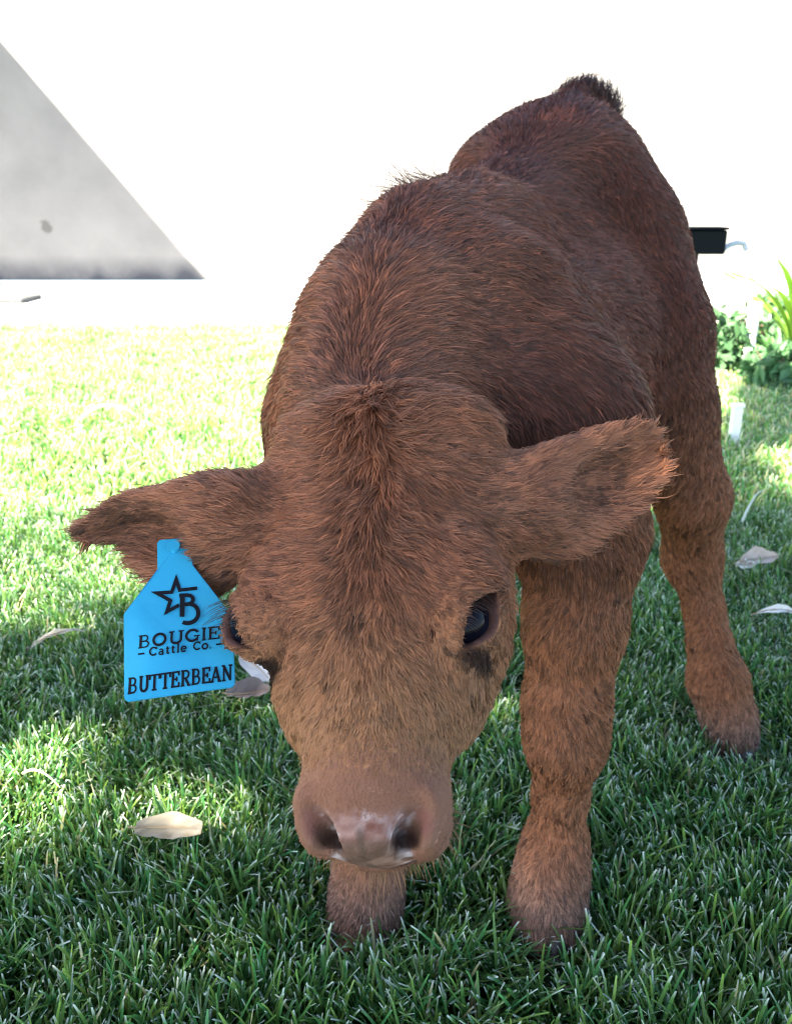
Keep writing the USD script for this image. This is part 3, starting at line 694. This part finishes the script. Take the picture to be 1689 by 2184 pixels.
grass = UsdGeom.PointInstancer.Define(stage, "/World/grass")
tag(grass.GetPrim(), "short green lawn grass with pale cut tips", "grass", kind="stuff")
protos = []
for k in range(16):
    near = k < 10
    v, f, c = blades(84 if near else 64, .036 if near else .05, .030, .066, .0026 if near else .0040, 100 + k, .30, 3, .04 if near else .24, 1.0 if near else 1.75)  # far tufts brighter and paler: sunlight painted into the blade colour
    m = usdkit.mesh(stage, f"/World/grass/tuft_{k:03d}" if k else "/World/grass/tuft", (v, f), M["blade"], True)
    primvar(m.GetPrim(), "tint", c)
    protos.append(m.GetPath())
gr = np.random.default_rng(5)
pos, idx, scl, quat = [], [], [], []
def sow(y0, y1, step, ks, margin):
    for y in np.arange(y0, y1, step):
        X = .56 * max(y, 0) + margin
        for x in np.arange(-X, X, step):
            px, py = x + gr.uniform(-.5, .5) * step, y + gr.uniform(-.5, .5) * step
            if py > YL - .02 + .03 * gr.normal(): continue
            big = meshkit.fbm(np.array([[px * 5, py * 5, 0.0]]), 2, 8)[0]
            if gr.random() < .10 and big < .42: continue
            near_hoof = min(np.hypot(px - c[0], py - c[1]) for c, _ in HOOFS)
            if near_hoof < .03: continue
            pos.append((px, py, 0)); idx.append(int(gr.choice(ks))); s = (.72 + .62 * big) * gr.uniform(.85, 1.2) * (.50 + .50 * float(sstep(.03, .11, near_hoof))); scl.append((gr.uniform(.9, 1.15), gr.uniform(.9, 1.15), s))
            a = gr.uniform(0, 2 * np.pi); tl = gr.normal(0, .14, 2)
            q = Gf.Rotation(Gf.Vec3d(0, 0, 1), math.degrees(a)) * Gf.Rotation(Gf.Vec3d(1, 0, 0), math.degrees(tl[0])) * Gf.Rotation(Gf.Vec3d(0, 1, 0), math.degrees(tl[1]))
            quat.append(q.GetQuat())
sow(.12, 1.7, .034, np.arange(10), .80)
sow(1.7, YL + .02, .052, np.arange(10, 16), 1.3)
grass.CreatePrototypesRel().SetTargets(protos)
grass.CreateProtoIndicesAttr(Vt.IntArray(idx)); grass.CreatePositionsAttr(Vt.Vec3fArray.FromNumpy(np.array(pos, np.float32)))
grass.CreateScalesAttr(Vt.Vec3fArray.FromNumpy(np.array(scl, np.float32)))
grass.CreateOrientationsAttr(Vt.QuathArray([Gf.Quath(Gf.Quatf(q)) for q in quat]))
print("grass tufts", len(pos))

# ------------------------------------------------------------------ shade tree behind and to the left of the camera
def leaf_cloud(targets, h, size, r):
    """Leaves that shade the ground points: each hangs on the sun's ray through its target."""
    c = np.c_[targets, np.zeros(len(targets))] + TOSUN[None] * (h / TOSUN[2])[:, None]
    a = unit(r.normal(0, 1, (len(c), 3))); b = unit(np.cross(a, r.normal(0, 1, (len(c), 3))))
    L = size * r.uniform(.7, 1.3, len(c))[:, None]
    v = np.stack([c - a * L, c - b * L * .42, c + a * L, c + b * L * .42], 1).reshape(-1, 3)
    i = np.arange(len(c)) * 4
    return v, np.vstack([np.c_[i, i + 1, i + 2], np.c_[i, i + 2, i + 3]]), c
tr = np.random.default_rng(21)
cand = tr.uniform((-2.2, -2.6), (4.6, 4.2), (170000, 2))
def shade_density(x, y):
    n = meshkit.fbm(np.c_[x * 1.9, y * 1.9, x * 0 + 7.7], 3, 44)
    fine = meshkit.noise(np.c_[x * 9, y * 9, x * 0], 45)
    edge = 1.16 + .30 * (x + .65) * (x < .3) + np.where(x >= .3, .285 + (x - .3) * 1.15 + .9 * np.clip(x - .7, 0, .6), 0)      # far limit of the shade, front to back
    d = sstep(-.05, .14, np.minimum(edge, 3.1) - y + .22 * (n - .5))
    left = sstep(-1.15, -.95, x + .16 * (n - .5) - .10 * (y < .45))
    gap = 1 - (1 - sstep(.10, .24, np.hypot((x + .42) / 1.3, (y - .80) * 1.5) + .20 * (fine - .5)))
    gap *= 1 - (1 - sstep(.20, .32, np.hypot((x - 1.16), (y - 1.96)) + .2 * (fine - .5)))
    gap *= 1 - (1 - sstep(.04, .12, np.hypot((x + .62), (y - 1.0)) + .15 * (fine - .5)))
    return d * np.maximum(left, 0) * gap
dn = shade_density(*cand.T)
tgt = cand[tr.random(len(cand)) < dn]
v, f, cc = leaf_cloud(tgt, 3.4 + 1.8 * meshkit.noise(np.c_[tgt * 1.5, tgt[:, 0] * 0], 3) + tr.uniform(-.3, .5, len(tgt)), .048, tr)
print("tree leaves", len(tgt))
tc = cc.mean(0)
tree = thing("shade_tree", "leafy tree behind the camera that shades the calf", "tree", (tc[0] - .6, tc[1] - .8, 0))
principled("bark", (.12, .085, .06), .9)
M["foliage"] = mat("foliage", {"p": ("principled_bsdf", {"base_color": (.05, .10, .025), "roughness": .5}), "t": ("translucent_bsdf", {"color": (.09, .16, .03)}), "m": ("mix_closure", {"fac": .25})}, [("p.BSDF", "m.closure1"), ("t.BSDF", "m.closure2")], surface="m.closure")
b0 = np.array([tc[0] - .6, tc[1] - .8, -.05]); b1 = np.array([tc[0] - .2, tc[1] - .3, 3.2])
obj("trunk", tube([b0, b0 * .5 + b1 * .5 + [.06, 0, 0], b1], [.17, .13, .10], 12), M["bark"], tree, smooth=True)
for k in range(9):
    e = cc[tr.integers(len(cc))]
    obj("limb", tube([b1 - [0, 0, .3 + .1 * k], (b1 + e) / 2 + [0, 0, .25], e], [.06, .035, .012], 8), M["bark"], tree, smooth=True)
tag(obj("crown", (v, f), M["foliage"], tree), kind="stuff")

# ------------------------------------------------------------------ ear tag
ET = P(384, 1340, .476)
TN = unit(unit(CAM - ET) + np.array([0, 0, .34])); TX = unit(np.cross(UPV, TN)); TX = TX if TX[0] > 0 else -TX; TY = np.cross(TN, TX)
K = .476 / F0
eartag = thing("ear_tag", "bright blue plastic tag with black lettering hanging from the calf's ear", "ear tag", ET)
def flat(u, v): return (np.asarray(u, float) - 384) * K, -(np.asarray(v, float) - 1340) * K
def on_tag(poly, z0, z1, name, m, bow=0.0):
    polys = [poly] if poly.geom_type == "Polygon" else list(poly.geoms)
    ms = [trimesh.creation.extrude_polygon(p, z1 - z0, engine="earcut") for p in polys if p.area > 1e-9]
    mm = trimesh.util.concatenate(ms); q = np.array(mm.vertices)
    zb = -1.6 * (q[:, 0] - .002) ** 2 * 1.0
    w = ET + q[:, :1] * TX + q[:, 1:2] * TY + (q[:, 2:] + z0 + zb[:, None]) * TN
    return obj(name, (w, np.array(mm.faces)), m, eartag)
pl = Polygon(list(zip(*flat([333, 407, 410, 495, 498, 275, 268, 335], [1140, 1135, 1200, 1318, 1470, 1491, 1305, 1208]))))
pl = pl.buffer(-.0028, join_style=1).buffer(.0028, quad_segs=8)
pl = pl.segmentize(.003)
on_tag(pl.buffer(-.00045), 0, .0014, "plate", M["tag_plastic"])
on_tag(pl, -.0010, .00095, "plate_edge", M["tag_plastic"])
def zoom(pts): a = np.asarray(pts, float); return np.stack(flat(116.8 + .2995 * a[:, 0], 972.9 + .2995 * a[:, 1]), 1)
U = .2995 * K
def strokes(lines, wd): return unary_union([LineString(zoom(l)).buffer(wd * U / 2, cap_style=2, join_style=2, mitre_limit=8) for l in lines])
def arc(cx, cy, rx, ry, a0, a1, n=14): return [(cx + rx * math.cos(math.radians(a)), cy + ry * math.sin(math.radians(a))) for a in np.linspace(a0, a1, n)]
star = strokes([[(886, 1060), (800, 1108), (824, 1026), (728, 966), (832, 963), (862, 868), (888, 950), (1010, 936)]], 25)
blet = strokes([[(908, 975), (906, 1148)]], 34).union(strokes([[(885, 990), (935, 988)] + arc(938, 1022, 44, 34, -90, 90) + [(912, 1056)]], 27)).union(strokes([arc(945, 1124, 74, 72, -78, 118, 24)], 29))
on_tag(unary_union([star, blet]), .00145, .00165, "star_emblem", M["ink"])
# letters: strokes on a unit cell, thick (T) and thin (t), with slab serifs (s)
def O(): return [("T", arc(.5, .5, .40, .43, 0, 360, 28))]
GLYPH = {
    "B": [("T", [(.22, 0), (.22, 1)]), ("t", [(.2, .95), (.5, .95)] + arc(.5, .73, .24, .22, 90, -90) + [(.2, .51)]), ("t", [(.2, .51), (.52, .51)] + arc(.54, .28, .28, .23, 90, -90) + [(.2, .05)]), ("s", (.05, .35, .04)), ("s", (.05, .35, .96))],
    "O": O(), "o": [("T", arc(.5, .33, .38, .30, 0, 360, 24))],
    "U": [("T", [(.2, 1), (.2, .33)] + arc(.5, .32, .30, .27, 180, 360) [::1] + [(.8, 1)]), ("s", (.02, .38, .96)), ("s", (.62, .98, .96))],
    "G": [("T", arc(.52, .5, .40, .43, -35, -330, 26)), ("t", [(.86, .42), (.86, .05)]), ("s", (.62, 1.0, .43))],
    "I": [("T", [(.5, 0), (.5, 1)]), ("s", (.18, .82, .04)), ("s", (.18, .82, .96))],
    "E": [("T", [(.24, 0), (.24, 1)]), ("t", [(.06, .95), (.88, .95), (.88, .72)]), ("t", [(.06, .05), (.9, .05), (.9, .30)]), ("t", [(.24, .51), (.66, .51)]), ("t", [(.66, .36), (.66, .66)])],
    "T": [("T", [(.5, 0), (.5, .95)]), ("t", [(.06, .68), (.06, .95), (.94, .95), (.94, .68)]), ("s", (.28, .72, .04))],
    "R": [("T", [(.22, 0), (.22, 1)]), ("t", [(.2, .95), (.5, .95)] + arc(.5, .72, .26, .23, 90, -90) + [(.2, .49)]), ("T", [(.46, .49), (.80, .02)]), ("s", (.05, .40, .04)), ("s", (.64, .98, .04)), ("s", (.05, .3, .96))],
    "A": [("t", [(.14, 0), (.48, .97)]), ("T", [(.46, .97), (.82, 0)]), ("t", [(.26, .30), (.72, .30)]), ("s", (.0, .30, .04)), ("s", (.66, .98, .04))],
    "N": [("t", [(.2, 0), (.2, .97)]), ("T", [(.18, .97), (.78, .03)]), ("t", [(.78, 0), (.78, 1)]), ("s", (.04, .36, .04)), ("s", (.02, .3, .96)), ("s", (.62, .96, .96))],
    "C": [("T", arc(.52, .5, .40, .43, -40, -320, 24)), ("t", [(.84, .95), (.84, .70)])],
    "a": [("T", [(.70, .5), (.70, .05), (.84, .03)]), ("t", arc(.45, .48, .25, .15, 0, 150, 8)), ("t", arc(.42, .19, .26, .16, 0, 360, 16))],
    "t": [("T", [(.42, .85), (.42, .14), (.55, .05), (.75, .09)]), ("t", [(.16, .61), (.76, .61)])],
    "l": [("T", [(.5, 0), (.5, 1)]), ("s", (.2, .8, .03)), ("s", (.2, .5, .97))],
    "e": [("t", [(.16, .34), (.82, .34)]), ("T", arc(.5, .33, .35, .30, 0, 320, 22))],
    ".": [("T", [(.5, 0), (.5, .14)])], "-": [("T", [(.0, .4), (1, .4)])]}
def letters(text, x0, y0, slope, h, cells, thick, thin, slab):
    out = []
    for ch, (xa, wd) in zip(text, cells):
        if ch == " ": continue
        for kind, pts in GLYPH[ch]:
            if kind == "s": pts, th = [(pts[0], pts[2]), (pts[1], pts[2])], slab
            else: th = thick if kind == "T" else thin
            q = [(x0 + xa + px * wd + .02 * py * h, y0 + slope * (xa + px * wd) - py * h) for px, (_, py) in [(p_[0], p_) for p_ in pts]]
            flipped = ch in "BRUGCaeOo" and kind != "s"
            out.append(LineString(zoom(q)).buffer(th * U / 2, cap_style=2, join_style=2, mitre_limit=3))
    return unary_union(out)
on_tag(letters("BOUGIE", 606, 1366, -.092, 92, [(0, 88), (96, 100), (208, 106), (318, 104), (428, 46), (474, 92)], 17, 9, 9), .00145, .00165, "name_lettering", M["ink"])
on_tag(letters("-CattleCo.-", 610, 1430, -.092, 62, [(0, 42), (72, 60), (134, 46), (182, 36), (220, 36), (258, 26), (286, 46), (372, 58), (432, 46), (482, 18), (532, 40)], 11, 8, 7), .00145, .00165, "company_lettering", M["ink"])
on_tag(letters("BUTTERBEAN", 546, 1680, -.094, 112, [(0, 68), (74, 70), (142, 72), (214, 72), (286, 62), (352, 72), (424, 68), (494, 62), (556, 76), (632, 78)], 17, 12, 12), .00145, .00165, "calf_name_lettering", M["ink"])
stud = P(370, 1160, .486)
obj("pin", trimesh.util.concatenate([cyl(stud - .002 * TN, stud - .026 * TN, .0035), cyl(stud - .026 * TN, stud - .030 * TN, .010, .009, 20)]), M["tag_plastic"], eartag, smooth=40)

# ------------------------------------------------------------------ fallen leaves and strips on the lawn
def dry_leaf(name, label, u, v, z, length, width, yaw, color, color2, curl=.3, roll=.3, seed=1, tilt=(0, 0), blunt=.5):
    c = G(u, v, z); r = np.random.default_rng(seed)
    n, m = 11, 7
    a, b = np.meshgrid(np.linspace(0, 1, n), np.linspace(-1, 1, m), indexing="ij")
    prof = np.sin(np.pi * np.clip(a, .015, .985)) ** blunt * (1 + .10 * np.sin(9 * a + seed))
    x = (a - .5) * length; y = b * width / 2 * prof
    zz = curl * length * ((a - .5) ** 2 - .08) + roll * np.abs(y) ** 1.5 / math.sqrt(width) * 1.2 + .0015 * r.normal(0, 1, a.shape) * (np.abs(b) > .2)
    y = y + .06 * length * np.sin(2.6 * a)
    w = np.stack([x, y, zz], -1).reshape(-1, 3)
    top = w + [0, 0, .0006]
    i = np.arange(n * m).reshape(n, m)
    q = np.stack([i[:-1, :-1], i[1:, :-1], i[1:, 1:], i[:-1, 1:]], -1).reshape(-1, 4)
    R_ = trimesh.transformations.euler_matrix(tilt[0], tilt[1], yaw)[:3, :3]
    t = thing(name, label, "leaf", c)
    vein = (np.abs(b) < .1).ravel()
    mix = np.clip(meshkit.fbm(w * 60 + seed * 9, 3, seed), 0, 1)[:, None]
    col = np.asarray(color) * (1 - mix) + np.asarray(color2) * mix
    col[vein] *= .72
    bl = obj("blade", (w @ R_.T + c, q), M["leaf"], t, smooth=True)
    primvar(bl, "tint", np.clip(col, 0, .9))
    st = obj("midrib", tube([R_ @ np.array([xx, .06 * length * math.sin(2.6 * aa), curl * length * ((aa - .5) ** 2 - .08) + .0006]) + c for aa, xx in ((a_, (a_ - .5) * length) for a_ in np.linspace(-.10, .9, 8))], np.linspace(.0011, .0004, 8), 5), M["leaf_rib"], t, smooth=True)
    return t
principled("leaf_rib", (.30, .22, .13), .7)
dry_leaf("fallen_leaf", "broad beige dry leaf lying on the grass in front of the tag", 360, 1772,   .058, .066, .026, .0, (.40, .35, .27), (.27, .22, .15), .25, .4, 3, (.45, .06), .22)
dry_leaf("fallen_leaf", "narrow pale curved dry leaf on the grass at the left edge", 122, 1358, .050, .080, .011, .45, (.75, .68, .55), (.6, .5, .38), -.5, .6, 5, (.2, -.1))
dry_leaf("fallen_leaf", "whitish dry leaf half hidden between the tag and the calf's cheek", 545, 1428, .055, .074, .032, -.9, (.75, .72, .68), (.5, .46, .43), .3, .5, 7, (.5, .1), .6)
dry_leaf("fallen_leaf", "crumpled grey brown leaf under the lower corner of the tag", 528, 1482, .050, .060, .034, .5, (.22, .18, .17), (.12, .09, .09), .5, .9, 8, (.3, .2), .5)
dry_leaf("fallen_leaf", "brown and white dry leaf beside the hind leg", 1618, 1196, .055, .078, .036, .25, (.70, .60, .52), (.30, .20, .14), .4, .8, 9, (.5, 0), .6)
dry_leaf("fallen_leaf", "small white dry leaf touching the hind leg", 1590, 1206, .052, .036, .022, .0, (.8, .78, .74), (.7, .66, .6), .4, .4, 10, (.5, 0), .6)
dry_leaf("fallen_leaf", "curled white dry leaf strip at the right edge of the lawn", 1668, 1308, .060, .070, .014, -.30, (.82, .80, .76), (.7, .68, .62), -.6, .6, 11, (.45, 0), .5)
def straw(label, pts, w, color, seed):
    c = np.array(pts[0]); t = thing("dry_straw", label, "straw", c)
    b = obj("stalk", tube(pts, np.linspace(w, w * .35, len(pts)), 6), M["leaf"], t, smooth=True)
    primvar(b, "tint", np.broadcast_to(color, (len(pts) * 6, 3)))
    return t
def arch(u0, v0, u1, v1, z, rise, n=9):
    a, b = G(u0, v0, z), G(u1, v1, z); k = np.linspace(0, 1, n)[:, None]
    return a + (b - a) * k + np.array([0, 0, 1]) * rise * 4 * k * (1 - k)
straw("long pale straw arching over the sunlit lawn at left", arch(172, 893, 288, 884, .05, .035), .0065, (.8, .75, .6), 1)
straw("thin pale straw leaning in the grass right of the hind leg", arch(1583, 1112, 1628, 1048, .05, .02), .0028, (.55, .6, .5), 2)
straw("short pale straw slanting in the grass at far left", arch(50, 1650, 128, 1680, .055, .012), .0018, (.6, .62, .4), 3)

# ------------------------------------------------------------------ right background: plants, pipes, fixture
def strap_plant(label, u, v, n, length, width, hue, seed, spread=.8):
    c = G(u, v); r = np.random.default_rng(seed)
    t = thing("strap_leaf_plant", label, "plant", c)
    for k in range(n):
        a = r.uniform(0, 2 * np.pi); L = length * r.uniform(.6, 1.1); sp = spread * r.uniform(.4, 1.2); w = width * r.uniform(.7, 1.2)
        d = np.array([math.cos(a), math.sin(a), 0]); side = np.array([-d[1], d[0], 0])
        kk = np.linspace(0, 1, 7)
        ctr = c + d * (.01 + L * sp * kk[:, None] ** 1.5) * 1.0 + np.array([0, 0, 1.0]) * (L * (kk - .45 * sp * kk ** 2.4))[:, None]
        hw = w / 2 * np.array([.6, .9, 1, 1, .85, .55, .06])[:, None]
        v_ = np.stack([ctr - side * hw + [0, 0, .2 * w], ctr, ctr + side * hw + [0, 0, .2 * w]], 1).reshape(-1, 3)
        i = np.arange(21).reshape(7, 3)
        q = np.stack([i[:-1, :-1], i[1:, :-1], i[1:, 1:], i[:-1, 1:]], -1).reshape(-1, 4)
        lf = obj("leaf", (v_, q), M["leaf"], t, smooth=True)
        g = np.asarray(hue) * r.uniform(.6, 1.4)
        primvar(lf, "tint", np.clip(np.repeat(g[None], 21, 0) * np.repeat(np.linspace(.7, 1.15, 7), 3)[:, None], 0, .9))
    return t
def bushy_plant(label, u, v, n, height, radius, hue, seed, leaf=.035):
    c = G(u, v); r = np.random.default_rng(seed)
    t = thing("bushy_plant", label, "plant", c)
    for k in range(6):
        a = r.uniform(0, 2 * np.pi)
        obj("stem", tube([c, c + np.array([math.cos(a) * radius * .4, math.sin(a) * radius * .4, height * .5]), c + np.array([math.cos(a) * radius * .7, math.sin(a) * radius * .7, height * .9])], [.006, .004, .002], 6), M["bark"], t)
    x = unit(r.normal(0, 1, (n, 3))) * (r.random(n) ** .4)[:, None] * [radius, radius, height * .55] + c + [0, 0, height * .5]
    a_ = unit(r.normal(0, 1, (n, 3)) + [0, 0, .5]); b_ = unit(np.cross(a_, r.normal(0, 1, (n, 3)))); L = leaf * r.uniform(.6, 1.3, n)[:, None]
    nrm = np.cross(a_, b_)
    v_ = np.stack([x - a_ * L, x - b_ * L * .4 + nrm * L * .12, x + a_ * L, x + b_ * L * .4 + nrm * L * .12], 1).reshape(-1, 3); i = np.arange(n) * 4
    lf = obj("foliage", (v_, np.vstack([np.c_[i, i + 1, i + 2], np.c_[i, i + 2, i + 3]])), M["leaf"], t)
    tag(lf, kind="stuff")
    primvar(lf, "tint", np.clip(np.repeat(np.asarray(hue) * r.uniform(.5, 1.5, (n, 1)), 4, 0), 0, .9))
    return t
strap_plant("bright green strap leaved plant at the right edge", 1700, 800, 30, .58, .032, (.17, .32, .03), 31)
strap_plant("darker green strap leaved plant beside the white pipe", 1660, 812, 22, .24, .020, (.06, .16, .04), 32)
bushy_plant("low dark green leafy bush between the calf and the white pipe", 1528, 800, 420, .26, .12, (.05, .12, .05), 33)
bushy_plant("low fresh green leafy bush right of the white pipe", 1672, 838, 520, .17, .17, (.05, .14, .05), 34)
bushy_plant("small pale green bush at the far right by the paving", 1640, 745, 380, .26, .16, (.09, .19, .09), 35)
pb = G(1589, 806); 
pipe = thing("white_pipe", "upright white pipe standing among the plants at right", "pipe", pb)
obj("pipe_body", cyl(pb - [0, 0, .03], pb + [0, 0, .25], .021, n=20), M["white_plastic"], pipe, smooth=40)
obj("pipe_cap", cyl(pb + [0, 0, .2505], pb + [0, 0, .292], .026, n=20), M["white_plastic"], pipe, smooth=40)
pb = G(1560, 962)
stake = thing("white_stake", "short white stake in the grass just behind the hind leg", "stake", pb)
obj("stake_body", box(pb - [.014, .008, .03], pb + [.014, .008, .125], .003), M["white_plastic"], stake)
obj("stake_cap", box(pb + [-.017, -.011, .1255], pb + [.017, .011, .135], .002), M["white_plastic"], stake)
fx = P(1500, 512, 2.0)
lamp = thing("garden_fixture", "small black box fixture on a post behind the calf's rump", "garden fixture", (fx[0], fx[1], 0))
obj("fixture_box", box(fx - [.05, .035, .030], fx + [.043, .035, .024], .004), M["black_plastic"], lamp)
obj("fixture_lid", box(fx + [-.053, -.038, .0245], fx + [.046, .038, .030], .003), M["black_plastic"], lamp)
obj("post", cyl((fx[0] - .02, fx[1], -.05), (fx[0] - .02, fx[1], fx[2] - .031), .012), M["black_plastic"], lamp, smooth=40)
principled("grey_cable", (.45, .5, .52), .5)
obj("cable", tube([P(1544, 530, 2.0), P(1556, 522, 2.0), P(1572, 517, 2.0), P(1586, 519, 2.0), P(1592, 533, 2.0)], [.006] * 5, 8), M["grey_cable"], lamp, smooth=True)
sp = [P(1600, 560, 3.3), P(1616, 470, 3.3), P(1632, 380, 3.3), P(1655, 300, 3.3), P(1692, 232, 3.3)]
root_ = np.array([P(1585, 700, 3.3)[0], sp[0][1], 0])
straw("tall pale dry stalk bending right against the white wall", [root_, root_ * .5 + sp[0] * .5, *sp], .016, (.62, .55, .47), 4)
